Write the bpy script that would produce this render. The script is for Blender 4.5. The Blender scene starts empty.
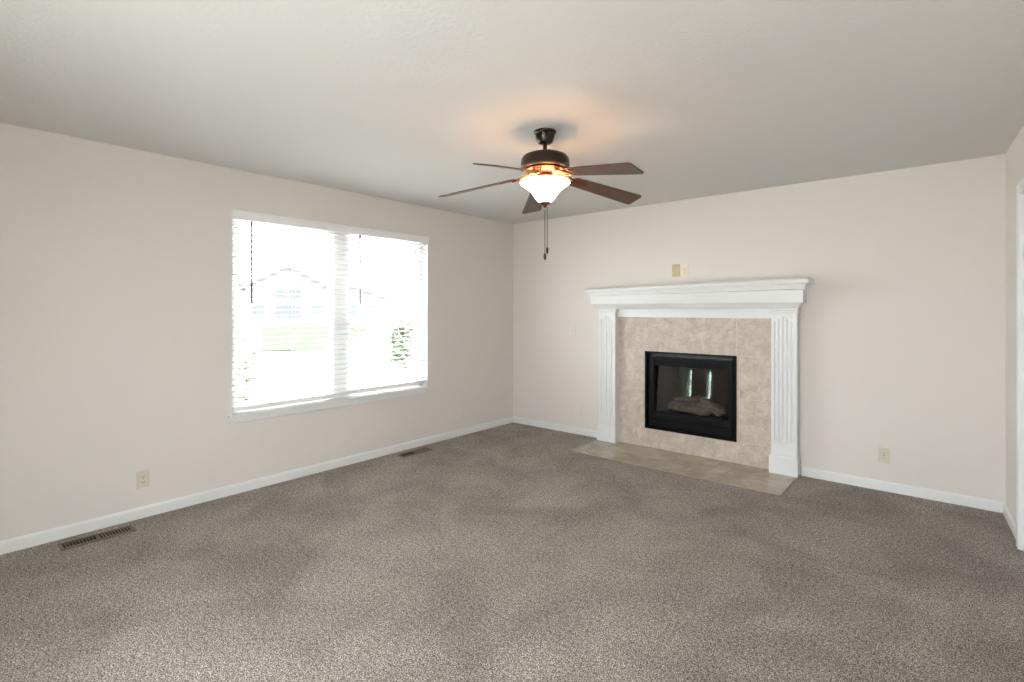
import bpy, bmesh, math, random
from mathutils import Vector, Matrix
random.seed(7)
S = bpy.context.scene
COL = S.collection
R = math.radians
PI = math.pi

# ------------------------------------------------------------------ camera
cd = bpy.data.cameras.new('camera')
cam = bpy.data.objects.new('camera', cd)
COL.objects.link(cam)
cd.sensor_fit = 'HORIZONTAL'
cd.sensor_width = 36.0
cd.lens = 512.48 / 1024 * 36.0
cd.shift_y = -(341 - 310.06) / 1024
cd.clip_start = 0.02
cd.clip_end = 600
CAM = (4.0788, -4.8268, 1.3798)
cam.location = CAM
cam.rotation_euler = (R(90), 0, R(40.309))
S.camera = cam

# ------------------------------------------------------------------ view, world, lights
S.view_settings.view_transform = 'Standard'
S.view_settings.look = 'None'
S.view_settings.gamma = 1.0
S.view_settings.use_curve_mapping = False
S.view_settings.exposure = 1.34
S.display_settings.display_device = 'sRGB'

SKY = 6.6
w = bpy.data.worlds.new('overcast_sky')
S.world = w
w.use_nodes = True
nt = w.node_tree
bg = nt.nodes['Background']
bg.inputs['Color'].default_value = (0.92, 0.965, 1.0, 1)
bg.inputs['Strength'].default_value = SKY

sun_data = bpy.data.lights.new('sun', 'SUN'); sun_data.energy = 14.0; sun_data.angle = R(2); sun_data.color = (1.0, 0.98, 0.95)
sun = bpy.data.objects.new('sun', sun_data); COL.objects.link(sun)
sun.rotation_euler = Vector((0.28, 0.62, 1.15)).to_track_quat('Z', 'Y').to_euler()

def area(name, loc, rot, sx, sy, power, color=(1, 1, 1), portal=False):
    l = bpy.data.lights.new(name, 'AREA')
    l.shape = 'RECTANGLE'; l.size = sx; l.size_y = sy
    l.energy = power; l.color = color
    if portal:
        l.cycles.is_portal = True
    o = bpy.data.objects.new(name, l)
    o.location = loc; o.rotation_euler = rot
    COL.objects.link(o)
    return o

# portals tell the renderer where sky light comes in (they add no light of their own)
area('window_portal', (-0.16, -2.305, 1.35), (0, R(-90), 0), 1.6, 1.95, 1, portal=True)
area('patio_portal', (2.975, -5.56, 1.05), (R(90), 0, 0), 1.8, 2.1, 1, portal=True)

S.cycles.max_bounces = 10
S.cycles.diffuse_bounces = 7
S.cycles.transparent_max_bounces = 12
S.cycles.use_denoising = True
S.cycles.denoising_input_passes = 'RGB_ALBEDO_NORMAL'
S.cycles.denoising_prefilter = 'NONE'

# ------------------------------------------------------------------ materials
def new_mat(name):
    m = bpy.data.materials.new(name); m.use_nodes = True
    t = m.node_tree
    return m, t, t.nodes['Principled BSDF']

def N(t, kind, **kw):
    n = t.nodes.new(kind)
    for k, v in kw.items():
        if k in n.inputs: n.inputs[k].default_value = v
        else: setattr(n, k, v)
    return n

def ramp(t, fac, stops):
    r = t.nodes.new('ShaderNodeValToRGB')
    while len(r.color_ramp.elements) < len(stops): r.color_ramp.elements.new(0.5)
    for e, (p, c) in zip(r.color_ramp.elements, stops):
        e.position = p; e.color = (*c, 1)
    t.links.new(fac, r.inputs['Fac'])
    return r

def simple(name, col, rough=0.5, metal=0.0, spec=0.5, bump=None, var=None):
    m, t, b = new_mat(name)
    b.inputs['Base Color'].default_value = (*col, 1)
    b.inputs['Roughness'].default_value = rough
    b.inputs['Metallic'].default_value = metal
    b.inputs['Specular IOR Level'].default_value = spec
    tc = N(t, 'ShaderNodeTexCoord')
    if var:
        sc, amt = var
        n = N(t, 'ShaderNodeTexNoise', Scale=sc, Detail=4.0)
        t.links.new(tc.outputs['Object'], n.inputs['Vector'])
        a = tuple(max(0, c * (1 - amt)) for c in col); c2 = tuple(min(1, c * (1 + amt)) for c in col)
        r = ramp(t, n.outputs['Fac'], [(0.3, a), (0.7, c2)])
        t.links.new(r.outputs['Color'], b.inputs['Base Color'])
    if bump:
        sc, st, dist = bump
        n = N(t, 'ShaderNodeTexNoise', Scale=sc, Detail=3.0)
        t.links.new(tc.outputs['Object'], n.inputs['Vector'])
        bp = N(t, 'ShaderNodeBump', Strength=st, Distance=dist)
        t.links.new(n.outputs['Fac'], bp.inputs['Height'])
        t.links.new(bp.outputs['Normal'], b.inputs['Normal'])
    return m

M = {}
M['wall'] = simple('painted_drywall', (0.685, 0.645, 0.61), 0.75, spec=0.25, bump=(90, 0.12, 0.004))
M['ceiling'] = simple('textured_ceiling', (0.635, 0.625, 0.608), 0.85, spec=0.2, bump=(55, 0.3, 0.005))
M['trim'] = simple('white_trim_paint', (0.72, 0.725, 0.72), 0.38, bump=(30, 0.03, 0.002))
M['mantel'] = simple('white_mantel_paint', (0.70, 0.712, 0.712), 0.33, bump=(25, 0.03, 0.002))
M['blind'] = simple('white_blind_slat', (0.66, 0.66, 0.655), 0.45, var=(8, 0.01))
M['valance'] = simple('white_valance', (0.82, 0.82, 0.815), 0.45, var=(8, 0.01))
M['vinyl'] = simple('white_vinyl_frame', (0.74, 0.74, 0.735), 0.35, var=(8, 0.01))
M['wand'] = simple('smoky_plastic_wand', (0.12, 0.12, 0.12), 0.2, var=(8, 0.02))
M['cord'] = simple('white_cord', (0.7, 0.7, 0.7), 0.8, var=(50, 0.05))
M['black'] = simple('black_enamel', (0.004, 0.004, 0.0045), 0.35, spec=0.18, var=(20, 0.1))
M['black_matte'] = simple('black_matte_metal', (0.005, 0.005, 0.005), 0.6, spec=0.15, var=(20, 0.1))
M['bronze'] = simple('oil_rubbed_bronze', (0.035, 0.026, 0.022), 0.30, metal=0.6, var=(30, 0.15))
M['copper'] = simple('brushed_copper_bronze', (0.17, 0.07, 0.038), 0.3, metal=0.85, var=(40, 0.15))
M['almond'] = simple('almond_plastic', (0.61, 0.55, 0.44), 0.35, var=(20, 0.02))
M['tan_plate'] = simple('tan_plastic', (0.50, 0.41, 0.24), 0.35, var=(20, 0.03))
M['cream'] = simple('cream_plastic', (0.72, 0.64, 0.54), 0.35, var=(20, 0.02))
M['painted_plate'] = simple('painted_over_plastic', (0.705, 0.67, 0.635), 0.5, var=(20, 0.02))
M['painted_slot'] = simple('painted_over_slot', (0.45, 0.43, 0.40), 0.6, var=(20, 0.02))
M['slot'] = simple('dark_socket_slot', (0.10, 0.085, 0.065), 0.5, var=(20, 0.05))
M['vent'] = simple('brown_register_metal', (0.17, 0.13, 0.095), 0.4, metal=0.3, var=(25, 0.1))
M['vent_dark'] = simple('dark_duct', (0.012, 0.009, 0.007), 0.8, var=(25, 0.1))
M['log'] = simple('ceramic_log', (0.62, 0.56, 0.49), 0.9, bump=(30, 0.9, 0.02), var=(18, 0.55))
M['log_pale'] = simple('pale_ceramic_log', (0.80, 0.74, 0.62), 0.9, bump=(30, 0.9, 0.02), var=(22, 0.35))
M['ember'] = simple('grey_ember_rockwool', (0.25, 0.24, 0.23), 0.95, bump=(60, 0.9, 0.01), var=(60, 0.6))
M['concrete'] = simple('pale_concrete', (0.50, 0.49, 0.47), 0.9, var=(0.5, 0.06))
M['grass'] = simple('lawn_grass', (0.040, 0.046, 0.034), 0.95, spec=0.0, var=(2.0, 0.2))
M['leaf'] = simple('shrub_leaf', (0.095, 0.115, 0.075), 0.8, spec=0.1, var=(6.0, 0.25))
M['siding'] = simple('grey_siding', (0.098, 0.096, 0.092), 0.8, var=(0.5, 0.03))
M['roof'] = simple('grey_shingle', (0.07, 0.07, 0.073), 0.9, var=(3, 0.08))
M['far_glass'] = simple('dark_window_glass', (0.045, 0.05, 0.055), 0.6, var=(3, 0.1))
M['brass'] = simple('satin_nickel', (0.6, 0.58, 0.54), 0.3, metal=0.9, var=(30, 0.03))

# glass: thin pane, clear with a weak surface reflection
def pane_mat(name, refl, tint=(1, 1, 1), rough=0.0):
    m, t, b = new_mat(name)
    t.nodes.remove(b)
    out = t.nodes['Material Output']
    tr = N(t, 'ShaderNodeBsdfTransparent'); tr.inputs['Color'].default_value = (*tint, 1)
    gl = N(t, 'ShaderNodeBsdfGlossy'); gl.inputs['Roughness'].default_value = rough
    mx = N(t, 'ShaderNodeMixShader'); mx.inputs['Fac'].default_value = refl
    t.links.new(tr.outputs[0], mx.inputs[1]); t.links.new(gl.outputs[0], mx.inputs[2])
    t.links.new(mx.outputs[0], out.inputs['Surface'])
    return m
M['pane'] = pane_mat('clear_window_pane', 0.04, (0.97, 0.98, 0.975))
M['rear_pane'] = pane_mat('green_tinted_pane', 0.04, (0.80, 0.93, 0.88))
M['fire_glass'] = pane_mat('dark_fireplace_glass', 0.065, (0.62, 0.60, 0.58), 0.015)

# carpet
def carpet():
    m, t, b = new_mat('grey_brown_cut_pile_carpet')
    tc = N(t, 'ShaderNodeTexCoord')
    def noise(sc, det, rough=0.6, dist=0.0):
        n = N(t, 'ShaderNodeTexNoise', Scale=sc, Detail=det, Roughness=rough, Distortion=dist)
        t.links.new(tc.outputs['Object'], n.inputs['Vector']); return n
    fine = noise(185, 2, 0.8)
    r1 = ramp(t, fine.outputs['Fac'], [(0.38, (0.040, 0.030, 0.025)), (0.46, (0.19, 0.158, 0.137)), (0.53, (0.37, 0.325, 0.292)), (0.61, (0.72, 0.66, 0.61))])
    mid = noise(55, 5, 0.8)
    r2 = ramp(t, mid.outputs['Fac'], [(0.36, (0.48, 0.465, 0.455)), (0.50, (1.0, 0.99, 0.985)), (0.64, (1.45, 1.45, 1.45))])
    big = noise(2.1, 4, 0.6, 0.5)
    r3 = ramp(t, big.outputs['Fac'], [(0.36, (0.80, 0.785, 0.775)), (0.50, (0.98, 0.97, 0.965)), (0.64, (1.14, 1.14, 1.14))])
    m1 = N(t, 'ShaderNodeMix', data_type='RGBA', blend_type='MULTIPLY'); m1.inputs[0].default_value = 1
    t.links.new(r1.outputs[0], m1.inputs[6]); t.links.new(r2.outputs[0], m1.inputs[7])
    m2 = N(t, 'ShaderNodeMix', data_type='RGBA', blend_type='MULTIPLY'); m2.inputs[0].default_value = 1
    t.links.new(m1.outputs[2], m2.inputs[6]); t.links.new(r3.outputs[0], m2.inputs[7])
    t.links.new(m2.outputs[2], b.inputs['Base Color'])
    b.inputs['Roughness'].default_value = 1.0
    b.inputs['Specular IOR Level'].default_value = 0.1
    b.inputs['Sheen Weight'].default_value = 0.15
    bp = N(t, 'ShaderNodeBump', Strength=0.9, Distance=0.012)
    t.links.new(fine.outputs['Fac'], bp.inputs['Height'])
    t.links.new(bp.outputs['Normal'], b.inputs['Normal'])
    return m
M['carpet'] = carpet()

# stone look ceramic tile
def tile(name, dark, midc, light, rough, scale=7.0):
    m, t, b = new_mat(name)
    tc = N(t, 'ShaderNodeTexCoord')
    n1 = N(t, 'ShaderNodeTexNoise', Scale=scale, Detail=9.0, Roughness=0.68, Distortion=0.5)
    t.links.new(tc.outputs['Object'], n1.inputs['Vector'])
    r1 = ramp(t, n1.outputs['Fac'], [(0.32, dark), (0.5, midc), (0.68, light)])
    n2 = N(t, 'ShaderNodeTexNoise', Scale=scale * 2.3, Detail=8.0, Roughness=0.75, Distortion=0.9)
    t.links.new(tc.outputs['Object'], n2.inputs['Vector'])
    r2 = ramp(t, n2.outputs['Fac'], [(0.36, (0.80, 0.77, 0.73)), (0.44, (1, 1, 1)), (1, (1.05, 1.05, 1.05))])
    mx = N(t, 'ShaderNodeMix', data_type='RGBA', blend_type='MULTIPLY'); mx.inputs[0].default_value = 1
    t.links.new(r1.outputs[0], mx.inputs[6]); t.links.new(r2.outputs[0], mx.inputs[7])
    t.links.new(mx.outputs[2], b.inputs['Base Color'])
    b.inputs['Roughness'].default_value = rough
    return m
M['tile'] = tile('beige_stone_tile', (0.40, 0.33, 0.27), (0.50, 0.425, 0.36), (0.62, 0.55, 0.485), 0.5, 11.0)
M['grout'] = simple('beige_grout', (0.59, 0.52, 0.45), 0.9, var=(40, 0.05))
M['hearth'] = tile('brown_stone_hearth_tile', (0.27, 0.225, 0.165), (0.38, 0.325, 0.25), (0.50, 0.435, 0.345), 0.24, 4.0)
M['hearth_grout'] = simple('hearth_grout', (0.29, 0.24, 0.18), 0.9, var=(40, 0.05))

# fan blade wood
def wood():
    m, t, b = new_mat('dark_walnut_blade')
    tc = N(t, 'ShaderNodeTexCoord')
    mp = N(t, 'ShaderNodeMapping'); mp.inputs['Scale'].default_value = (2.5, 45, 20)
    t.links.new(tc.outputs['Object'], mp.inputs['Vector'])
    n = N(t, 'ShaderNodeTexNoise', Scale=2.0, Detail=5.0, Roughness=0.65, Distortion=0.6)
    t.links.new(mp.outputs[0], n.inputs['Vector'])
    r = ramp(t, n.outputs['Fac'], [(0.3, (0.048, 0.025, 0.015)), (0.55, (0.095, 0.052, 0.033)), (0.75, (0.14, 0.08, 0.05))])
    t.links.new(r.outputs[0], b.inputs['Base Color'])
    b.inputs['Roughness'].default_value = 0.4
    return m
M['blade'] = wood()

# lit frosted bowl of the lamp (it glows)
def bowl():
    m, t, b = new_mat('glowing_frosted_glass')
    b.inputs['Base Color'].default_value = (0.9, 0.85, 0.75, 1)
    b.inputs['Roughness'].default_value = 0.4
    b.inputs['Emission Color'].default_value = (1.0, 0.56, 0.27, 1)
    b.inputs['Emission Strength'].default_value = 6.5
    return m
M['bowl'] = bowl()

# firebox liner with moulded brick pattern
def liner():
    m, t, b = new_mat('dark_firebox_brick')
    tc = N(t, 'ShaderNodeTexCoord')
    mp = N(t, 'ShaderNodeMapping'); mp.inputs['Rotation'].default_value = (R(90), 0, 0)
    t.links.new(tc.outputs['Object'], mp.inputs['Vector'])
    br = N(t, 'ShaderNodeTexBrick', Scale=9.0)
    br.inputs['Color1'].default_value = (0.045, 0.042, 0.039, 1); br.inputs['Color2'].default_value = (0.065, 0.06, 0.055, 1)
    br.inputs['Mortar'].default_value = (0.03, 0.028, 0.026, 1)
    t.links.new(mp.outputs[0], br.inputs['Vector'])
    t.links.new(br.outputs['Color'], b.inputs['Base Color'])
    b.inputs['Roughness'].default_value = 0.85
    return m
M['liner'] = liner()

# ------------------------------------------------------------------ mesh helpers
class MB:
    def __init__(s):
        s.bm = bmesh.new()
    def box(s, x0, x1, y0, y1, z0, z1, bev=0.0, seg=1):
        r = bmesh.ops.create_cube(s.bm, size=1.0)
        vs = r['verts']
        for v in vs:
            v.co = Vector((x0 + (v.co.x + .5) * (x1 - x0), y0 + (v.co.y + .5) * (y1 - y0), z0 + (v.co.z + .5) * (z1 - z0)))
        if bev > 0:
            es = list({e for v in vs for e in v.link_edges})
            bmesh.ops.bevel(s.bm, geom=es, offset=bev, segments=seg, affect='EDGES', profile=0.7)
        return s
    def face(s, pts):
        s.bm.faces.new([s.bm.verts.new(p) for p in pts]); return s
    def prism(s, poly, axis, a, b):
        """poly: 2D points, extruded along axis from a to b"""
        def P(p, h):
            if axis == 'x': return (h, p[0], p[1])
            if axis == 'y': return (p[0], h, p[1])
            return (p[0], p[1], h)
        v0 = [s.bm.verts.new(P(p, a)) for p in poly]
        v1 = [s.bm.verts.new(P(p, b)) for p in poly]
        n = len(poly)
        s.bm.faces.new(v0); s.bm.faces.new(v1[::-1])
        for i in range(n):
            s.bm.faces.new([v0[i], v1[i], v1[(i + 1) % n], v0[(i + 1) % n]])
        return s
    def lathe(s, prof, c=(0, 0, 0), n=48, closed=True):
        rings = []
        for r, z in prof:
            if r < 1e-5:
                rings.append([s.bm.verts.new((c[0], c[1], c[2] + z))])
            else:
                rings.append([s.bm.verts.new((c[0] + r * math.cos(2 * PI * i / n), c[1] + r * math.sin(2 * PI * i / n), c[2] + z)) for i in range(n)])
        for A, B in zip(rings, rings[1:]):
            if len(A) == 1 and len(B) == 1: continue
            for i in range(n):
                j = (i + 1) % n
                if len(A) == 1: s.bm.faces.new([A[0], B[j], B[i]])
                elif len(B) == 1: s.bm.faces.new([A[i], A[j], B[0]])
                else: s.bm.faces.new([A[i], A[j], B[j], B[i]])
        return s
    def tube(s, pts, rad, n=10, radf=None):
        pts = [Vector(p) for p in pts]
        rings = []
        up = None
        for i, p in enumerate(pts):
            d = (pts[min(i + 1, len(pts) - 1)] - pts[max(i - 1, 0)]).normalized()
            if up is None:
                up = Vector((0, 0, 1)) if abs(d.z) < 0.9 else Vector((1, 0, 0))
            a = d.cross(up).normalized(); b = a.cross(d).normalized(); up = b
            r = radf(i / (len(pts) - 1)) * rad if radf else rad
            rings.append([s.bm.verts.new(p + r * (math.cos(2 * PI * k / n) * a + math.sin(2 * PI * k / n) * b)) for k in range(n)])
        for A, B in zip(rings, rings[1:]):
            for i in range(n):
                s.bm.faces.new([A[i], A[(i + 1) % n], B[(i + 1) % n], B[i]])
        s.bm.faces.new(rings[0][::-1]); s.bm.faces.new(rings[-1])
        return s
    def build(s, name, mat, parent=None, smooth=False, org=None, xf=None):
        if xf: bmesh.ops.transform(s.bm, matrix=xf, verts=s.bm.verts)
        o0 = Vector(parent['_o']) if parent is not None else Vector(org or (0, 0, 0))
        off = o0
        if parent is None and org is None: off = Vector((0, 0, 0))
        bmesh.ops.translate(s.bm, vec=-off, verts=s.bm.verts)
        bmesh.ops.recalc_face_normals(s.bm, faces=s.bm.faces)
        me = bpy.data.meshes.new(name)
        s.bm.to_mesh(me); s.bm.free()
        mats = mat if isinstance(mat, (list, tuple)) else [mat]
        for m in mats: me.materials.append(m)
        if smooth:
            for p in me.polygons: p.use_smooth = True
            me.set_sharp_from_angle(angle=R(35))
        o = bpy.data.objects.new(name, me)
        COL.objects.link(o)
        if parent is not None:
            o.parent = parent; o['_o'] = tuple(o0)
        else:
            o.location = off; o['_o'] = tuple(off)
        return o

def tag(o, label=None, cat=None, group=None, kind=None):
    if label: o['label'] = label
    if cat: o['category'] = cat
    if group: o['group'] = group
    if kind: o['kind'] = kind
    return o

def thing(name, loc, label=None, cat=None, group=None, kind=None):
    o = bpy.data.objects.new(name, None)
    o.empty_display_size = 0.05
    o.location = loc; o['_o'] = tuple(loc)
    COL.objects.link(o)
    return tag(o, label, cat, group, kind)

# ------------------------------------------------------------------ dimensions
H = 2.44
W = 4.383          # far wall length
YR = -5.5          # rear wall
SK = 0.046         # right wall swings out towards the camera
def rx(y): return W - SK * y
WY0, WY1, WZ0, WZ1 = -3.255, -1.362, 0.575, 2.125     # window opening in the left wall
FX0, FX1, FZ0, FZ1 = 1.765, 2.640, 0.200, 0.965       # firebox opening

def wall_with_hole(axis, fixed, thick, a0, a1, z0, z1, holes, name, mat):
    """wall slab of the given thickness with rectangular holes; axis 'x': lies in plane x=fixed"""
    m = MB()
    def bx(p0, p1, q0, q1):
        if p1 - p0 < 1e-4 or q1 - q0 < 1e-4: return
        t0, t1 = sorted((fixed, fixed + thick))
        if axis == 'x': m.box(t0, t1, p0, p1, q0, q1)
        else: m.box(p0, p1, t0, t1, q0, q1)
    cur = a0
    for (h0, h1, g0, g1) in sorted(holes):
        bx(cur, h0, z0, z1); bx(h0, h1, z0, g0); bx(h0, h1, g1, z1); cur = h1
    bx(cur, a1, z0, z1)
    o = m.build(name, mat)
    return tag(o, kind='structure')

# ------------------------------------------------------------------ room shell
f = MB()
f.box(-0.15, 4.9, YR - 0.15, 0.14, -0.10, 0.0)
tag(f.build('floor', M['carpet']), kind='structure')
c = MB(); c.box(-0.15, 4.9, YR - 0.15, 0.14, H, H + 0.12)
tag(c.build('ceiling', M['ceiling']), kind='structure')
wall_with_hole('x', 0.0, -0.15, YR, 0.0, 0, H, [(WY0, WY1, WZ0, WZ1)], 'wall_left', M['wall'])
wall_with_hole('y', 0.0, 0.14, -0.15, 4.9, 0, H, [(FX0, FX1, FZ0, FZ1)], 'wall_back', M['wall'])
SL = [(0.02, 0.11, 0.30, 0.84), (0.41, 0.50, 0.30, 0.84)]
PD = (2.1, 3.85, 0.0, 2.08)
wall_with_hole('y', YR, -0.15, -0.15, 4.9, 0, H, SL + [PD], 'wall_rear', M['wall'])
# right wall, slightly out of square, with a doorway
DY0, DY1, DZ = -1.55, -0.69, 2.045
mr = MB()
def rslab(y0, y1, z0, z1, t=0.14, out=0.0):
    mr.prism([(rx(y0) + out, y0), (rx(y1) + out, y1), (rx(y1) + out + t, y1), (rx(y0) + out + t, y0)], 'z', z0, z1)
rslab(YR, DY0, 0, H); rslab(DY0, DY1, DZ, H); rslab(DY1, 0.0, 0, H)
tag(mr.build('wall_right', M['wall']), kind='structure')

# baseboards
def bb_prof(): return [(0, 0), (0.013, 0), (0.013, 0.058), (0.009, 0.068), (0.004, 0.074), (0, 0.074)]
b = MB(); b.prism(bb_prof(), 'y', YR, 0.0)
tag(b.build('baseboard_left', M['trim']), kind='structure')
b = MB()
for x0, x1 in ((0.0, 1.262), (3.157, W + 0.001)):
    b.prism([(-p, z) for p, z in bb_prof()], 'x', x0, x1)
tag(b.build('baseboard_back', M['trim']), kind='structure')
b = MB()
for y0, y1 in ((YR, -1.625), (-0.618, 0.0)):
    vs = []
    for y in (y0, y1):
        vs.append([b.bm.verts.new((rx(y) - p, y, z)) for p, z in bb_prof()])
    n = len(vs[0])
    b.bm.faces.new(vs[0]); b.bm.faces.new(vs[1][::-1])
    for i in range(n): b.bm.faces.new([vs[0][i], vs[1][i], vs[1][(i + 1) % n], vs[0][(i + 1) % n]])
tag(b.build('baseboard_right', M['trim']), kind='structure')
b = MB()
for x0, x1 in ((0.0, PD[0] - 0.07), (PD[1] + 0.07, rx(YR))):
    b.prism([(YR + p, z) for p, z in bb_prof()], 'x', x0, x1)
tag(b.build('baseboard_rear', M['trim']), kind='structure')

# right doorway: casing, jamb and a closed panel door
d = thing('door_1', (rx(-1.12), -1.12, 0), kind='structure')
ang = math.atan(SK)
def skew_box(m, y0, y1, o0, o1, z0, z1):
    m.prism([(rx(y0) + o0, y0), (rx(y1) + o0, y1), (rx(y1) + o1, y1), (rx(y0) + o1, y0)], 'z', z0, z1)
m = MB()
for y0, y1 in ((-0.69, -0.618), (-1.622, -1.55)):
    skew_box(m, y0, y1, -0.018, 0.0, 0.0, 2.117)
    skew_box(m, y0 + 0.012, y1 - 0.012, -0.023, -0.018, 0.0, 2.105)
skew_box(m, -1.55, -0.69, -0.018, 0.0, 2.045, 2.117)
m.build('door_casing', M['trim'], d)
m = MB()
skew_box(m, -0.71, -0.69, 0.0, 0.13, 0, 2.045); skew_box(m, -1.55, -1.53, 0.0, 0.13, 0, 2.045); skew_box(m, -1.53, -0.71, 0.0, 0.13, 2.025, 2.045)
m.build('door_jamb', M['trim'], d)
m = MB()
skew_box(m, -1.527, -0.713, 0.05, 0.085, 0.012, 2.022)
for z0, z1 in ((0.2, 0.95), (1.08, 1.9)):
    for y0, y1 in ((-1.44, -1.17), (-1.07, -0.80)):
        skew_box(m, y0, y1, 0.042, 0.05, z0, z1)
        skew_box(m, y0 + 0.03, y1 - 0.03, 0.037, 0.042, z0 + 0.03, z1 - 0.03)
dl = m.build('door_leaf', M['trim'], d)
m = MB(); m.lathe([(0, 0), (0.024, 0.0), (0.027, 0.012), (0.02, 0.03), (0.01, 0.04), (0.01, 0.055), (0.03, 0.058), (0.03, 0.062), (0, 0.062)], n=24)
m.build('door_handle', M['brass'], dl, True, xf=Matrix.Translation((rx(-1.46) - 0.012, -1.46, 0.95)) @ Matrix.Rotation(R(90), 4, 'Y'))

# rear wall: glazed patio door and two narrow openings added to mirror as strips in the fireplace glass (behind the camera)
pd = thing('door_2', ((PD[0] + PD[1]) / 2, YR, 0), kind='structure')
m = MB()
x0, x1, z1 = PD[0], PD[1], PD[3]
for a, bb in ((x0, x0 + 0.05), (x1 - 0.05, x1), ((x0 + x1) / 2 - 0.045, (x0 + x1) / 2 + 0.045)):
    m.box(a, bb, YR - 0.12, YR - 0.05, 0, z1)
m.box(x0, x1, YR - 0.12, YR - 0.05, z1 - 0.06, z1); m.box(x0, x1, YR - 0.12, YR - 0.05, 0, 0.09)
fr = m.build('patio_door_frame', M['vinyl'], pd)
m = MB(); m.box(x0 + 0.05, x1 - 0.05, YR - 0.09, YR - 0.086, 0.09, z1 - 0.06); m.build('pane', M['pane'], fr)
m = MB()
for a, bb in ((x0 - 0.065, x0), (x1, x1 + 0.065)): m.box(a, bb, YR, YR + 0.018, 0, z1 + 0.065)
m.box(x0, x1, YR, YR + 0.018, z1, z1 + 0.065); m.build('door_casing', M['trim'], pd)
for i, (a, bb, g0, g1) in enumerate(SL):
    wn = thing('window_%d' % (3 + i), ((a + bb) / 2, YR, g0), kind='structure')  # added unseen opening, sized for its reflection in the fireplace glass
    m = MB()
    for q0, q1 in ((a - 0.04, a), (bb, bb + 0.04)): m.box(q0, q1, YR, YR + 0.016, g0 - 0.04, g1 + 0.04)
    m.box(a, bb, YR, YR + 0.016, g1, g1 + 0.04); m.box(a, bb, YR, YR + 0.016, g0 - 0.04, g0)
    m.build('window_casing', M['trim'], wn)
    m = MB(); m.box(a, bb, YR - 0.03, YR - 0.026, g0, g1); m.build('pane', M['rear_pane'], wn)

# ------------------------------------------------------------------ window on the left wall
YM = -2.305
for wi, (y0, y1) in enumerate(((WY0, YM), (YM, WY1))):
    wn = thing('window_%d' % (wi + 1), (-0.11, (y0 + y1) / 2, WZ0), kind='structure')
    fo = 0.045
    m = MB()
    xa, xb = -0.145, -0.085
    m.box(xa, xb, y0, y0 + fo + (0.025 if wi else 0), WZ0, WZ1); m.box(xa, xb, y1 - fo - (0 if wi else 0.025), y1, WZ0, WZ1)
    m.box(xa, xb, y0, y1, WZ1 - fo, WZ1); m.box(xa, xb, y0, y1, WZ0, WZ0 + fo)
    m.build('window_frame', M['vinyl'], wn)
    ya, yb = y0 + fo + (0.025 if wi else 0), y1 - fo - (0 if wi else 0.025)
    for (za, zb, xo) in ((WZ0 + fo, 1.305, 0.0), (1.27, WZ1 - fo, -0.022)):
        m = MB(); sx0, sx1 = -0.115 + xo, -0.095 + xo; st = 0.038
        m.box(sx0, sx1, ya, ya + st, za, zb); m.box(sx0, sx1, yb - st, yb, za, zb)
        m.box(sx0, sx1, ya + st, yb - st, za, za + st); m.box(sx0, sx1, ya + st, yb - st, zb - st, zb)
        sh = m.build('window_sash', M['vinyl'], wn)
        m = MB(); m.box((sx0 + sx1) / 2 - .002, (sx0 + sx1) / 2 + .002, ya + st, yb - st, za + st, zb - st)
        m.build('pane', M['pane'], sh)
# stool and apron
sl = MB()
sl.box(-0.09, 0.036, WY0 - 0.032, WY1 - 0.012, WZ0, WZ0 + 0.022, 0.005, 2)
sl.box(0.0, 0.014, WY0 - 0.015, WY1 - 0.03, WZ0 - 0.045, WZ0, 0.003)
tag(sl.build('trim_1', M['trim']), kind='structure')

# blinds
def blind(y0, y1, wand_y, label, dz):
    t = thing('window_blind', (-0.03, (y0 + y1) / 2, WZ0 + 0.022), label, 'window blind', 'white slatted blinds in the double window')
    v = MB()
    v.box(0.004, 0.018, y0 - (0.012 if y0 < -3 else 0), y1 + (0.008 if y1 > -1.5 else 0), 2.062, 2.132, 0.003, 2)
    if y0 < -3: v.box(-0.0, 0.006, y0 - 0.012, y0 - 0.002, 2.062, 2.132)
    v.build('valance', M['valance'], t)
    h = MB(); h.box(-0.06, -0.008, y0, y1, 2.07, 2.12, 0.003); h.build('headrail', M['valance'], t)
    s = MB()
    top, bot = 2.045, 0.676 + dz
    n = 32
    ti = R(4)
    for i in range(n):
        z = top + (bot - top) * i / (n - 1)
        hw = 0.0245
        pts = []
        prof = []
        for k in range(5):
            u = -hw + 2 * hw * k / 4
            prof.append((u, 0.0018 * (1 - (u / hw) ** 2)))
        up = [(p, q + 0.0025) for p, q in prof]; lo = [(p, q - 0.0025) for p, q in prof][::-1]
        poly = []
        for p, q in up + lo:
            poly.append((-0.032 + p * math.cos(ti) - q * math.sin(ti), z + p * math.sin(ti) + q * math.cos(ti)))
        s.prism(poly, 'y', y0 + 0.004, y1 - 0.004)
    s.build('slats', M['blind'], t, True)
    r = MB(); r.box(-0.058, -0.006, y0 + 0.003, y1 - 0.003, 0.612 + dz, 0.648 + dz, 0.004, 2)
    r.build('bottom_rail', M['valance'], t)
    for k in (0.16, 0.5, 0.84):
        y = y0 + (y1 - y0) * k
        cmb = MB()
        for x in (-0.0585, -0.0055): cmb.tube([(x, y, 0.64 + dz), (x, y, 2.07)], 0.0011, 6)
        cmb.build('ladder_cord', M['cord'], t)
    wd = MB(); wd.tube([(0.0205, wand_y, 2.06), (0.022, wand_y, 1.75), (0.022, wand_y, 1.43)], 0.0065 if y0 < -3 else 0.0075, 8)
    wd.tube([(-0.01, wand_y, 2.075), (0.0205, wand_y, 2.058)], 0.0025, 6)
    wd.build('tilt_wand', M['wand'], t, True)
    return t
blind(WY0 + 0.008, -2.279, -3.125, 'longer white slatted blind hanging in the left half of the window', 0.0)
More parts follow.
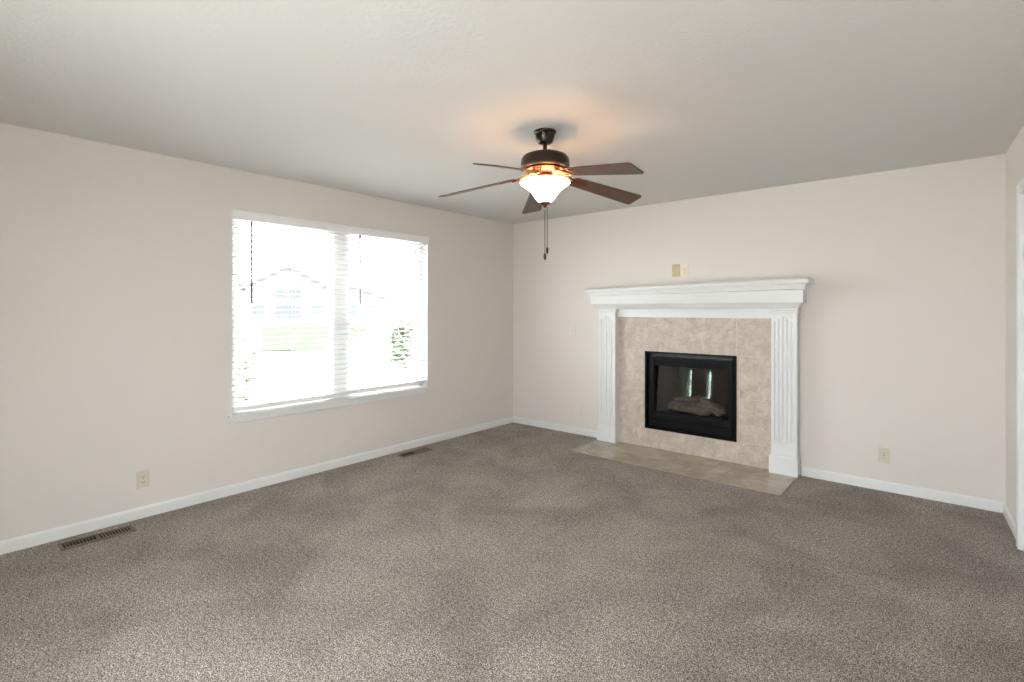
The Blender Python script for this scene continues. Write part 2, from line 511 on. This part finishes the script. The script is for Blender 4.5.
blind(-2.273, WY1 - 0.008, -2.175, 'white slatted blind in the right half of the window, nearer the fireplace', 0.012)

# ------------------------------------------------------------------ fireplace
def tiles(m_t, m_g, cells, y_face, y_back, gap=0.003):
    for (a, bb, z0, z1) in cells:
        m_t.box(a + gap, bb - gap, y_face, y_back - 0.001, z0 + gap, z1 - gap, 0.0015)
cells = []
X = [1.44, FX0, 2.20, FX1, 2.975]
for a, bb in zip(X, X[1:]):
    cells.append((a, bb, FZ1, 1.335)); cells.append((a, bb, 0.0, FZ0))
for a, bb in ((X[0], X[1]), (X[3], X[4])):
    cells.append((a, bb, FZ0, 0.585)); cells.append((a, bb, 0.585, FZ1))
ts = thing('tile_surround', (2.2, -0.02, 0), 'beige mottled stone tile surround framing the black fireplace insert', 'tile surround')
mt = MB(); tiles(mt, None, cells, -0.022, -0.005); mt.build('tiles', M['tile'], ts)
mg = MB()
mg.box(X[0], FX0, -0.0195, -0.001, 0, 1.335); mg.box(FX1, X[-1], -0.0195, -0.001, 0, 1.335)
mg.box(FX0, FX1, -0.0195, -0.001, FZ1, 1.335); mg.box(FX0, FX1, -0.0195, -0.001, 0, FZ0)
mg.build('grout', M['grout'], ts)

hs = thing('hearth', (2.2, -0.35, 0), 'flat brown stone tile hearth set flush into the carpet', 'hearth')
mt = MB(); hx = [1.262, 1.73, 2.20, 2.67, 3.142]
for a, bb in zip(hx, hx[1:]):
    for y0, y1 in ((-0.64, -0.335), (-0.335, -0.024)):
        mt.box(a + .003, bb - .003, y0 + .003, y1 - .003, 0.0, 0.008, 0.002)
mt.build('tiles', M['hearth'], hs)
mg = MB(); mg.box(hx[0], hx[-1], -0.64, -0.024, 0.0, 0.006); mg.build('grout', M['hearth_grout'], hs)

PX = [(1.275, 1.468), (2.946, 3.138)]
fm = thing('fireplace_mantel', (2.2, -0.1, 0.008), 'white painted wooden fireplace mantel with fluted pilasters on both sides', 'mantel')
def pilaster(a, bb):
    yb, yf = -0.0225, -0.100
    m = MB()
    n = 5; pad = 0.017
    wdt = (bb - a - 2 * pad) / n; fr = wdt * 0.36
    poly = [(a, yb), (a, yf)]
    cs = []
    for i in range(n):
        cx = a + pad + wdt * (i + .5); cs.append(cx)
        for k in range(7):
            th = PI - PI * k / 6
            poly.append((cx + fr * math.cos(th), yf + 0.85 * fr * math.sin(th)))
    poly += [(bb, yf), (bb, yb)]
    m.prism(poly, 'z', 0.235, 1.335)
    m.box(a, bb, yf, yb, 0.162, 0.235); m.box(a, bb, yf, yb, 1.335, 1.39)
    for i, cx in enumerate(cs):                     # flutes run longer towards the middle
        st = 0.045 * abs(i - 2) / 2
        m.box(cx - fr * 1.02, cx + fr * 1.02, yf, yf + fr * 0.9, 0.235, 0.235 + 0.01 + st)
        m.box(cx - fr * 1.02, cx + fr * 1.02, yf, yf + fr * 0.9, 1.335 - 0.01 - st, 1.335)
    p = m.build('pilaster', M['mantel'], fm, True)
    q = MB()
    q.box(a - 0.015, bb + 0.010, -0.117, yb, 0.008, 0.148)
    q.prism([(-0.117, 0.148), (-0.114, 0.156), (-0.106, 0.163), (-0.1005, 0.168), (yb, 0.168), (yb, 0.148)], 'x', a - 0.008, bb + 0.008)
    q.prism([(a - 0.015, 0.148), (a - 0.011, 0.158), (a - 0.001, 0.168), (bb + 0.001, 0.168), (bb + 0.006, 0.158), (bb + 0.010, 0.148)], 'y', -0.112, yb)
    q.build('plinth', M['mantel'], p)
    cp = MB()
    ringprof(cp, a, bb, 0.100, [(0.0005, 1.352), (0.007, 1.356), (0.009, 1.366), (0.006, 1.372), (0.012, 1.38), (0.012, 1.392)], ybk=yb, cap=True)
    cp.build('capital', M['mantel'], p, True)
def ringprof(m, x0, x1, d, prof, ybk=0.0, cap=True, tf=None):
    rings = []
    for o, z in prof:
        pts = [(x0 - o, ybk), (x0 - o, -(d + o)), (x1 + o, -(d + o)), (x1 + o, ybk)]
        rings.append([m.bm.verts.new((p[0], p[1], tf(p[0], z) if tf else z)) for p in pts])
    for A, B in zip(rings, rings[1:]):
        for i in range(4):
            m.bm.faces.new([A[i], A[(i + 1) % 4], B[(i + 1) % 4], B[i]])
    m.bm.faces.new(rings[0]); m.bm.faces.new(rings[-1][::-1])
for a, bb in PX: pilaster(a, bb)
m = MB(); m.box(PX[0][1] - 0.001, PX[1][0] + 0.001, -0.050, -0.0225, 1.307, 1.39, 0.002)
m.build('frieze', M['mantel'], fm)
def tf(x, z):
    if z < 1.44: return z
    k = 0.90 + 0.22 * (x - 1.16) / 2.1
    return 1.44 + (z - 1.44) * k
m = MB()
ringprof(m, 1.275, 3.133, 0.100, [(0.003, 1.388), (0.010, 1.388), (0.013, 1.396), (0.022, 1.402), (0.034, 1.416), (0.040, 1.432), (0.046, 1.438), (0.060, 1.440),
    (0.063, 1.446), (0.063, 1.534), (0.074, 1.536), (0.079, 1.540), (0.081, 1.550), (0.083, 1.560), (0.087, 1.567), (0.087, 1.574), (0.102, 1.576),
    (0.107, 1.581), (0.110, 1.590), (0.110, 1.600), (0.108, 1.610), (0.103, 1.615)], tf=tf)
m.build('mantel_shelf', M['mantel'], fm, True)

# gas insert
fi = thing('fireplace_insert', (2.2, 0.0, FZ0), 'black metal gas fireplace insert with glass front set in beige tiles', 'fireplace')
m = MB()
def frame(m, x0, x1, z0, z1, t, ya, yb, tt=None, tb=None):
    tt = tt or t; tb = tb or t
    m.box(x0, x0 + t, ya, yb, z0, z1); m.box(x1 - t, x1, ya, yb, z0, z1)
    m.box(x0 + t, x1 - t, ya, yb, z1 - tt, z1); m.box(x0 + t, x1 - t, ya, yb, z0, z0 + tb)
frame(m, FX0 - 0.004, FX1 + 0.004, FZ0 - 0.004, FZ1 + 0.004, 0.018, -0.030, -0.0225)
frame(m, FX0 + 0.002, FX1 - 0.002, FZ0 + 0.002, FZ1 - 0.002, 0.012, -0.0225, 0.10)
m.build('outer_frame', M['black'], fi)
m = MB(); frame(m, FX0 + 0.046, FX1 - 0.036, FZ0 + 0.115, FZ1 - 0.05, 0.032, -0.010, 0.014, tt=0.035, tb=0.03)
df = m.build('door_frame', M['black'], fi)
m = MB()
gx0, gx1, gz0, gz1 = FX0 + 0.078, FX1 - 0.068, FZ0 + 0.145, FZ1 - 0.085
tl = math.tan(R(3.7)) * (gz1 - gz0)
yb0 = 0.018
m.prism([(yb0, gz0 - 0.01), (yb0 + 0.003, gz0 - 0.01), (yb0 + 0.003 + tl, gz1 + 0.01), (yb0 + tl, gz1 + 0.01)], 'x', gx0 - 0.01, gx1 + 0.01)
m.build('glass', M['fire_glass'], df)
m = MB(); frame(m, gx0 - 0.001, gx1 + 0.001, gz0 - 0.001, gz1 + 0.001, 0.012, 0.004, 0.012, tt=0.052, tb=0.03)
m.build('glass_border', M['black_matte'], df)
m = MB()
m.box(FX0 + 0.046, FX1 - 0.036, -0.004, 0.012, FZ0 + 0.014, FZ0 + 0.108, 0.003)
m.build('lower_panel', M['black'], fi)
m = MB()
for z in (FZ1 - 0.046, FZ1 - 0.03): m.box(FX0 + 0.02, FX1 - 0.02, 0.012, 0.05, z, z + 0.006)
m.box(FX0 + 0.014, FX0 + 0.046, 0.02, 0.04, FZ0 + 0.014, FZ1 - 0.014); m.box(FX1 - 0.036, FX1 - 0.014, 0.02, 0.04, FZ0 + 0.014, FZ1 - 0.014)
m.build('louvre', M['black_matte'], fi)
# liner box: splayed sides
m = MB()
zb, zt, yf, yk = 0.33, 0.93, 0.105, 0.46
A = [(FX0 + 0.015, yf), (FX1 - 0.015, yf), (FX1 - 0.14, yk), (FX0 + 0.14, yk)]
th = 0.012
m.face([(*A[0], zb), (*A[1], zb), (*A[2], zb), (*A[3], zb)])
m.face([(*A[0], zt), (*A[1], zt), (*A[2], zt), (*A[3], zt)])
for i, j in ((1, 2), (2, 3), (3, 0)):
    m.face([(*A[i], zb), (*A[j], zb), (*A[j], zt), (*A[i], zt)])
m.box(FX0 + 0.014, FX1 - 0.014, 0.10, 0.106, FZ0 + 0.014, zb)
lo = m.build('firebox_liner', M['liner'], fi)
sol = lo.modifiers.new('thickness', 'SOLIDIFY'); sol.thickness = 0.01; sol.offset = 1
m = MB()
m.box(1.93, 2.47, 0.14, 0.36, zb + 0.001, zb + 0.03, 0.006, 2)
m.build('burner_tray', M['black_matte'], fi)

# logs
def log(p0, p1, r0, r1, mat, label, seed):
    rnd = random.Random(seed)
    p0, p1 = Vector(p0), Vector(p1)
    n = 14; ns = 14
    m = MB(); rings = []
    d = (p1 - p0).normalized(); a = d.cross(Vector((0, 0, 1))).normalized(); u = a.cross(d)
    ph = [rnd.uniform(0, 6.28) for _ in range(6)]
    for i in range(n + 1):
        t = i / n
        c0 = p0.lerp(p1, t) + u * 0.010 * math.sin(t * 5 + ph[0]) + a * 0.008 * math.sin(t * 4 + ph[1])
        r = (r0 + (r1 - r0) * t) * (1 + 0.08 * math.sin(t * 11 + ph[2]))
        if i in (0, n): r *= 0.86
        rings.append([m.bm.verts.new(c0 + r * (1 + 0.10 * math.sin(3 * th2 + ph[3] + 2 * t) + rnd.uniform(-.05, .05)) * (math.cos(th2) * a + math.sin(th2) * u))
                      for th2 in [2 * PI * k / ns for k in range(ns)]])
    for A_, B_ in zip(rings, rings[1:]):
        for i in range(ns): m.bm.faces.new([A_[i], A_[(i + 1) % ns], B_[(i + 1) % ns], B_[i]])
    for ring, e in ((rings[0], p0 - d * 0.004), (rings[-1], p1 + d * 0.004)):
        cv = m.bm.verts.new(sum((v.co for v in ring), Vector()) / ns)
        for i in range(ns): m.bm.faces.new([ring[i], ring[(i + 1) % ns], cv])
    o = m.build('fireplace_log', mat, None, True, org=tuple((p0 + p1) / 2))
    tag(o, label, 'log', 'ceramic logs behind the fireplace glass')
    return o
zt0 = zb + 0.03
log((1.93, 0.175, zt0 + 0.044), (2.34, 0.165, zt0 + 0.040), 0.045, 0.038, M['log'], 'thick grey brown log lying across the front behind the fireplace glass', 1)
log((1.93, 0.30, zt0 + 0.055), (2.44, 0.30, zt0 + 0.055), 0.052, 0.048, M['log'], 'rear brown log lying behind the front log in the fireplace', 2)
log((2.24, 0.22, zt0 + 0.140), (2.46, 0.13, zt0 + 0.052), 0.030, 0.046, M['log_pale'], 'pale tan log leaning down to the right end of the log stack', 3)
log((1.99, 0.16, zt0 + 0.118), (2.20, 0.29, zt0 + 0.145), 0.027, 0.022, M['log'], 'short log resting on top at the left side of the log stack', 4)
em = MB()
for i in range(70):
    x = random.uniform(1.96, 2.44); y = random.uniform(0.105, 0.14) if False else random.uniform(0.112, 0.135)
    r = random.uniform(0.006, 0.013)
    bmesh.ops.create_icosphere(em.bm, subdivisions=1, radius=r, matrix=Matrix.Translation((x, y, zb + 0.001 + r * 0.8)) @ Matrix.Diagonal((1.2, 1, .8, 1)))
tag(em.build('ember_bed', M['ember'], None), 'loose grey ember pieces along the front of the logs', 'embers', kind='stuff')

# ------------------------------------------------------------------ ceiling fan
FC = (2.259, -2.378)
VD = Vector((-math.sin(R(40.309)), math.cos(R(40.309)), 0)); RD = Vector((math.cos(R(40.309)), math.sin(R(40.309)), 0))
fan = thing('ceiling_fan', (FC[0], FC[1], H), 'dark bronze five blade ceiling fan with lit white glass bowl, hanging from the ceiling', 'ceiling fan')
c3 = (FC[0], FC[1], 0)
m = MB(); m.lathe([(0, 2.4395), (0.066, 2.4395), (0.067, 2.432), (0.064, 2.426), (0.058, 2.422), (0.056, 2.408), (0.051, 2.392), (0.046, 2.378), (0.038, 2.369), (0.018, 2.365), (0, 2.365)], c3, 40)
m.build('canopy', M['bronze'], fan, True)
m = MB(); m.lathe([(0.0125, 2.368), (0.0125, 2.325), (0.022, 2.322), (0.024, 2.312), (0.02, 2.306)], c3, 24); m.build('downrod', M['bronze'], fan, True)
m = MB(); m.lathe([(0, 2.310), (0.055, 2.310), (0.100, 2.304), (0.128, 2.292), (0.141, 2.274), (0.145, 2.25), (0.145, 2.228), (0.139, 2.220), (0.132, 2.216), (0.10, 2.214), (0, 2.214)], c3, 64)
m.build('motor_housing', M['bronze'], fan, True)
m = MB(); m.lathe([(0, 2.214), (0.118, 2.214), (0.124, 2.206), (0.112, 2.196), (0.085, 2.190), (0.06, 2.186), (0, 2.186)], c3, 48)
m.build('flywheel', M['copper'], fan, True)
m = MB(); m.lathe([(0, 2.187), (0.040, 2.187), (0.048, 2.180), (0.050, 2.160), (0.040, 2.15), (0.03, 2.14), (0, 2.138)], c3, 32)
m.build('switch_housing', M['copper'], fan, True)
m = MB()
outer = [(0.144, 2.140), (0.149, 2.134), (0.143, 2.127), (0.124, 2.114), (0.104, 2.100), (0.084, 2.081), (0.069, 2.060), (0.058, 2.043), (0.047, 2.030), (0.034, 2.021), (0.012, 2.019)]
inner = [(r - 0.004 if r > 0.02 else r, z + 0.004) for r, z in outer][::-1]
m.lathe(outer + inner + [outer[0]], c3, 64)
bw = m.build('light_bowl', M['bowl'], fan, True); bw['label'] = 'glowing white frosted glass bowl'
m = MB(); m.lathe([(0, 2.022), (0.034, 2.019), (0.038, 2.014), (0.028, 2.007), (0.015, 2.002), (0.010, 1.995), (0.006, 1.988), (0, 1.986)], c3, 32)
m.build('finial', M['copper'], fan, True)
bl = bpy.data.lights.new('fan_bulb', 'POINT'); bl.energy = 1.15; bl.color = (1.0, 0.54, 0.34); bl.shadow_soft_size = 0.05
blo = bpy.data.objects.new('fan_bulb', bl); blo.location = (0, 0, 2.118 - H); blo.parent = fan; COL.objects.link(blo)
for (dr, dv, zt_, zb_) in ((-0.002, -0.01, 1.975, 1.715), (0.014, 0.02, 1.995, 1.755)):
    p = Vector(c3) + RD * dr + VD * dv
    m = MB(); m.tube([(p.x, p.y, zt_), (p.x, p.y, zb_)], 0.0018, 8)
    ch = m.build('pull_chain', M['bronze'], fan)
    m = MB(); m.lathe([(0, zb_ + 0.004), (0.003, zb_ + 0.002), (0.0075, zb_ - 0.008), (0.0085, zb_ - 0.022), (0.006, zb_ - 0.036), (0, zb_ - 0.04)], (p.x, p.y, 0), 16)
    m.build('pull_knob', M['bronze'], ch, True)

DROOP = R(9.5)
PITCH = R(-12)
ROOTZ = 2.195
def fan_parts(theta):
    """theta: direction measured from the viewing axis towards the right"""
    d = VD * math.cos(theta) + RD * math.sin(theta)
    phi = math.atan2(d.y, d.x)
    base = Matrix.Translation((FC[0], FC[1], ROOTZ)) @ Matrix.Rotation(phi, 4, 'Z') @ Matrix.Rotation(DROOP, 4, 'Y')
    loc = base @ Matrix.Translation((0.0, 0, 0)) @ Matrix.Rotation(PITCH, 4, 'X')
    # blade: local x outward
    m = MB()
    x0, x1 = 0.185, 0.662
    outl = []
    for k in range(7):
        a = PI + PI / 2 + -PI / 2 * k / 6
    def corner(cx, cy, r, a0, a1, n=6):
        return [(cx + r * math.cos(a0 + (a1 - a0) * k / n), cy + r * math.sin(a0 + (a1 - a0) * k / n)) for k in range(n + 1)]
    w0, w1 = 0.052, 0.070
    outl += corner(x0 + 0.025, -w0 + 0.025, 0.025, 1.5 * PI, PI)[::-1]
    outl += corner(x1 - 0.02, -w1 + 0.02, 0.02, 1.5 * PI, 2 * PI)
    outl += corner(x1 - 0.02, w1 - 0.02, 0.02, 0, 0.5 * PI)
    outl += corner(x0 + 0.025, w0 - 0.025, 0.025, 0.5 * PI, PI)
    m.prism(outl, 'z', -0.003, 0.003)
    me = m
    o0 = Vector(fan['_o'])
    bmesh.ops.recalc_face_normals(me.bm, faces=me.bm.faces)
    mesh = bpy.data.meshes.new('blade'); me.bm.to_mesh(mesh); me.bm.free(); mesh.materials.append(M['blade'])
    bo = bpy.data.objects.new('blade', mesh); COL.objects.link(bo); bo.parent = fan
    bo.matrix_local = Matrix.Translation(-o0) @ loc
    # bracket (blade iron): lyre of two bars plus mounting plate under the blade
    m = MB()
    zz = -0.006
    for s in (-1, 1):
        m.tube([(0.085, s * 0.012, 0.012), (0.115, s * 0.026, 0.004), (0.145, s * 0.034, -0.004), (0.175, s * 0.028, zz - 0.002), (0.205, s * 0.010, zz - 0.002)], 0.0058, 8)
        m.tube([(0.12 + 0.012 * math.cos(a), s * 0.010 + 0.010 * math.sin(a), 0.0) for a in [2 * PI * k / 12 for k in range(13)]], 0.0035, 6)
    m.tube([(0.075, 0, 0.014), (0.11, 0, 0.004), (0.15, 0, -0.004), (0.20, 0, zz - 0.001)], 0.006, 8)
    m.prism([(0.185, -0.014), (0.20, -0.034), (0.222, -0.040), (0.24, -0.030), (0.262, -0.012), (0.285, -0.006), (0.292, 0), (0.285, 0.006), (0.262, 0.012), (0.24, 0.030), (0.222, 0.040), (0.20, 0.034), (0.185, 0.014)], 'z', -0.0075, -0.0032)
    for (sx, sy) in ((0.222, -0.026), (0.222, 0.026), (0.272, 0)):
        m.lathe([(0, -0.0105), (0.0045, -0.0095), (0.005, -0.0075), (0, -0.0070)], (sx, sy, 0), 10)
    mesh = bpy.data.meshes.new('blade_bracket')
    bmesh.ops.recalc_face_normals(m.bm, faces=m.bm.faces)
    m.bm.to_mesh(mesh); m.bm.free(); mesh.materials.append(M['copper'])
    for p in mesh.polygons: p.use_smooth = True
    mesh.set_sharp_from_angle(angle=R(35))
    ao = bpy.data.objects.new('blade_bracket', mesh); COL.objects.link(ao); ao.parent = bo
    return bo
for k in range(5): fan_parts(R(-5 + 72 * k))

# ------------------------------------------------------------------ outlets, switches, plates
def outlet(loc, face, mats, label, group=None, kind='outlet', name='wall_outlet', wd=0.072, ht=0.116):
    """face 'x': on the left wall facing +x; 'y': on the back wall facing -y.  Built in local coords, front = -y"""
    t = thing(name, loc, label, 'outlet' if kind == 'outlet' else ('switch' if kind == 'switch' else 'wall plate'), group)
    t.rotation_euler = (0, 0, R(90)) if face == 'x' else (0, 0, 0)
    pm, dm = mats
    def part(nm, m, mat, par, smooth=False):
        bmesh.ops.recalc_face_normals(m.bm, faces=m.bm.faces)
        me = bpy.data.meshes.new(nm); m.bm.to_mesh(me); m.bm.free(); me.materials.append(mat)
        o = bpy.data.objects.new(nm, me); COL.objects.link(o); o.parent = par; return o
    m = MB(); m.box(-wd / 2, wd / 2, -0.006, 0.0, -ht / 2, ht / 2, 0.0025, 2)
    p = part('cover_plate', m, pm, t)
    if kind == 'outlet':
        for s in (-1, 1):
            m = MB(); zc = s * 0.0195 * ht / 0.116
            m.prism([(0.017 * math.cos(a), zc + 0.0145 * math.sin(a) if abs(math.sin(a)) < 0.8 else zc + 0.0145 * 0.8 * (1 if math.sin(a) > 0 else -1)) for a in [2 * PI * k / 24 for k in range(24)]], 'y', -0.0085, -0.006)
            rc = part('socket', m, pm, t)
            m = MB()
            m.box(-0.0075, -0.0052, -0.0092, -0.0086, zc - 0.003, zc + 0.006); m.box(0.0052, 0.0075, -0.0092, -0.0086, zc - 0.002, zc + 0.005)
            m.box(-0.0022, 0.0022, -0.0092, -0.0086, zc - 0.0095, zc - 0.0055)
            part('slot', m, dm, rc)
        m = MB(); m.box(-0.003, 0.003, -0.0072, -0.006, -0.003, 0.003, 0.001); part('screw', m, dm, t)
    elif kind == 'switch':
        m = MB(); m.prism([(-0.006, -0.012), (-0.006, 0.012), (-0.016, 0.010), (-0.018, 0.002)], 'x', -0.005, 0.005)
        part('toggle', m, pm, t)
        for s in (-1, 1):
            m = MB(); m.box(-0.003, 0.003, -0.0072, -0.006, s * 0.03 - 0.003, s * 0.03 + 0.003, 0.001)
            part('screw', m, dm, t)
    elif kind == 'blank':
        for s in (-1, 1):
            m = MB(); m.box(-0.003, 0.003, -0.0072, -0.006, s * 0.042 - 0.003, s * 0.042 + 0.003, 0.001)
            part('screw', m, dm, t)
    elif kind == 'jack':
        m = MB(); m.box(-0.016, 0.016, -0.0085, -0.006, -0.033, 0.033, 0.001); part('jack', m, pm, t)
        m = MB(); m.box(-0.004, 0.004, -0.0095, -0.0085, -0.006, 0.004); part('slot', m, dm, t)
    return t
outlet((0, -3.815, 0.258), 'x', (M['almond'], M['slot']), 'almond duplex outlet low on the window wall above the large floor vent')
outlet((0, -0.935, 0.253), 'x', (M['painted_plate'], M['painted_slot']), 'wall coloured outlet low on the window wall near the room corner')
outlet((0.948, 0, 0.268), 'y', (M['painted_plate'], M['painted_slot']), 'wall coloured outlet low on the far wall left of the mantel')
outlet((3.713, 0, 0.270), 'y', (M['almond'], M['slot']), 'almond duplex outlet low on the far wall right of the mantel')
outlet((0.872, 0, 1.150), 'y', (M['painted_plate'], M['painted_slot']), 'wall coloured switch plate at shoulder height left of the mantel', kind='switch', name='light_switch', wd=0.085, ht=0.10)
outlet((2.075, 0, 1.765), 'y', (M['tan_plate'], M['slot']), 'tan blank wall plate above the mantel, left one of the pair', kind='blank', name='blank_wall_plate', wd=0.078, ht=0.122)
outlet((2.163, 0, 1.760), 'y', (M['cream'], M['slot']), 'cream outlet above the mantel, right beside the tan blank plate', wd=0.075, ht=0.122)

# ------------------------------------------------------------------ floor registers
def register(x0, x1, y0, y1, label, leans=(0.0, 0.0045)):
    cx, cy = (x0 + x1) / 2, (y0 + y1) / 2
    t = thing('floor_vent', (cx, cy, 0.0), label, 'floor vent', 'brown metal floor registers by the window wall')
    m = MB(); bz = 0.011
    fw = 0.016
    for (a, b_, c_, d_) in ((x0, x0 + fw, y0, y1), (x1 - fw, x1, y0, y1), (x0 + fw, x1 - fw, y0, y0 + fw), (x0 + fw, x1 - fw, y1 - fw, y1)):
        m.box(a, b_, c_, d_, 0.002, bz, 0.002)
    m.box(x0 + fw, x1 - fw, cy - 0.008, cy + 0.008, 0.004, bz)
    m.build('vent_frame', M['vent'], t)
    m = MB(); m.box(x0 + fw, x1 - fw, y0 + fw, y1 - fw, 0.0005, 0.002); m.build('duct_opening', M['vent_dark'], t)  # flat dark plate; its colour stands for the shade down the duct
    n = 10
    for (ya, yb) in ((y0 + fw, cy - 0.008), (cy + 0.008, y1 - fw)):
        m = MB()
        for k in range(1, n):
            y = ya + (yb - ya) * k / n
            lean = leans[1] if ya > cy - 0.001 else leans[0]
            q = 0.0007 if lean > 0.006 else 0.0016
            m.prism([(y - q + lean, 0.0025), (y + q + lean, 0.0025), (y + q - lean, 0.0095), (y - q - lean, 0.0095)], 'x', x0 + fw, x1 - fw)
        m.build('louvres', M['vent'], t)
register(0.110, 0.222, -4.262, -3.905, 'brown metal floor vent beside the baseboard below the almond outlet')
register(0.110, 0.215, -1.835, -1.478, 'brown metal floor vent under the right end of the window', (0.008, -0.0045))

# ------------------------------------------------------------------ outside
GZ = -0.40
g = MB(); g.box(-160, -0.16, -90, 130, GZ - 0.1, GZ)
g.box(-0.16, 60, 0.9, 130, GZ - 0.1, GZ)
tag(g.build('driveway_ground', M['concrete']), kind='structure')
g = MB(); g.box(-0.16, 60, -90, YR - 0.16, GZ - 0.1, GZ)
tag(g.build('patio_ground', M['concrete']), kind='structure')
def wp(px, t):      # a world point at forward distance t along the view through column px
    return Vector(CAM[:2] + (0,)) + t * (VD + (px - 512.0) / 512.48 * RD)
def quad(name, pts, mat, z0, z1):
    m = MB(); m.prism([(p.x, p.y) for p in pts], 'z', z0, z1)
    return tag(m.build(name, mat), kind='structure')
quad('lawn', [wp(262, 22), wp(336, 22), wp(372, 55), wp(262, 56)], M['grass'], GZ, GZ + 0.06)

def house(cx_px, t, wid, eave, ridge, dep, label, nwin, seed):
    c0 = wp(cx_px, t)
    to = Vector((CAM[0], CAM[1], 0)) - c0; to.normalize()
    phi = math.atan2(to.y, to.x) + PI / 2 + R(seed)        # local -y faces the room
    h = thing('house', (c0.x, c0.y, GZ), label, 'house')
    h.rotation_euler = (0, 0, phi)
    def part(nm, m, mat, par):
        bmesh.ops.recalc_face_normals(m.bm, faces=m.bm.faces)
        me = bpy.data.meshes.new(nm); m.bm.to_mesh(me); m.bm.free(); me.materials.append(mat)
        o = bpy.data.objects.new(nm, me); COL.objects.link(o); o.parent = par; return o
    hw = wid / 2
    m = MB(); m.prism([(-hw, 0), (hw, 0), (hw, eave), (0, ridge), (-hw, eave)], 'y', 0, dep); wl = part('walls', m, M['siding'], h)
    m = MB(); ov = 0.5; sl_ = (ridge - eave) / hw
    m.prism([(-hw - ov, eave - ov * sl_), (0, ridge), (hw + ov, eave - ov * sl_), (hw + ov, eave - ov * sl_ + 0.25), (0, ridge + 0.25), (-hw - ov, eave - ov * sl_ + 0.25)], 'y', -0.4, dep + 0.4)
    part('roof', m, M['roof'], h)
    for (x, z, ww, hh) in nwin:
        m = MB(); m.box(x - ww / 2, x + ww / 2, -0.06, 0.0, z, z + hh); wn = part('window', m, M['far_glass'], h)
        m = MB(); frame(m, x - ww / 2 - 0.1, x + ww / 2 + 0.1, z - 0.1, z + hh + 0.1, 0.1, -0.1, -0.0); part('window_frame', m, M['siding'], wn)
    return h
house(288, 58, 8.6, 4.3, 6.7, 10, 'pale gabled house seen through the left half of the window', [(-0.75, 3.1, 1.1, 1.3), (0.75, 3.1, 1.1, 1.3), (-3.0, 1.0, 1.2, 1.3), (0, 0.9, 2.6, 1.5), (3.0, 1.0, 1.2, 1.3)], 0)
house(352, 80, 10, 3.6, 5.3, 10, 'more distant low gabled house seen right of the window centre post', [(-2.5, 1.1, 1.6, 1.4), (0.4, 1.1, 1.6, 1.4), (3, 1.1, 1.4, 1.4)], 6)
house(240, 78, 11, 3.4, 5.6, 10, 'distant pale house seen at the left edge of the window', [(-2.5, 1.1, 1.6, 1.4), (2.6, 1.1, 1.6, 1.4)], -6)

def shrub(px, t, rad, hgt, label, seed, stems=False):
    rnd = random.Random(seed)
    c0 = wp(px, t)
    s = thing('shrub', (c0.x, c0.y, GZ), label, 'shrub')
    m = MB()
    for i in range(420 if not stems else 300):
        a = rnd.uniform(0, 2 * PI); v = rnd.uniform(-1, 1) ; rr = rnd.uniform(0.45, 1.0)
        p = Vector((rad * rr * math.cos(a) * math.sqrt(1 - v * v), rad * rr * math.sin(a) * math.sqrt(1 - v * v), hgt * 0.55 + hgt * 0.45 * rr * v)) + c0 + Vector((0, 0, GZ))
        e = Matrix.Rotation(rnd.uniform(0, 6.28), 3, 'Z') @ Matrix.Rotation(rnd.uniform(-1.2, 1.2), 3, 'X')
        L = rnd.uniform(0.05, 0.09) * (1.0 if stems else 1.6)
        pts = [p + e @ Vector(q) for q in ((-L, 0, 0), (-L * .3, -L * .4, .01), (L, 0, 0), (-L * .3, L * .4, .01))]
        m.face([tuple(q) for q in pts])
    m.build('foliage', M['leaf'], s)
    m = MB()
    for k in range(6):
        a = k * 1.05; top = c0 + Vector((rad * .6 * math.cos(a), rad * .6 * math.sin(a), GZ + hgt * 0.8))
        m.tube([(c0.x + .03 * math.cos(a), c0.y + .03 * math.sin(a), GZ), tuple(c0.lerp(top, .5) + Vector((0, 0, 0.0))), tuple(top)], 0.012, 6)
    m.build('stems', M['log'], s)
    return s
shrub(401, 12.5, 0.30, 1.75, 'round green shrub seen through the right half of the window', 3)
shrub(238, 7.0, 0.26, 1.55, 'sparse young shrub seen at the left edge of the window', 5, True)

for o in bpy.data.objects:
    if '_o' in o.keys(): del o['_o']
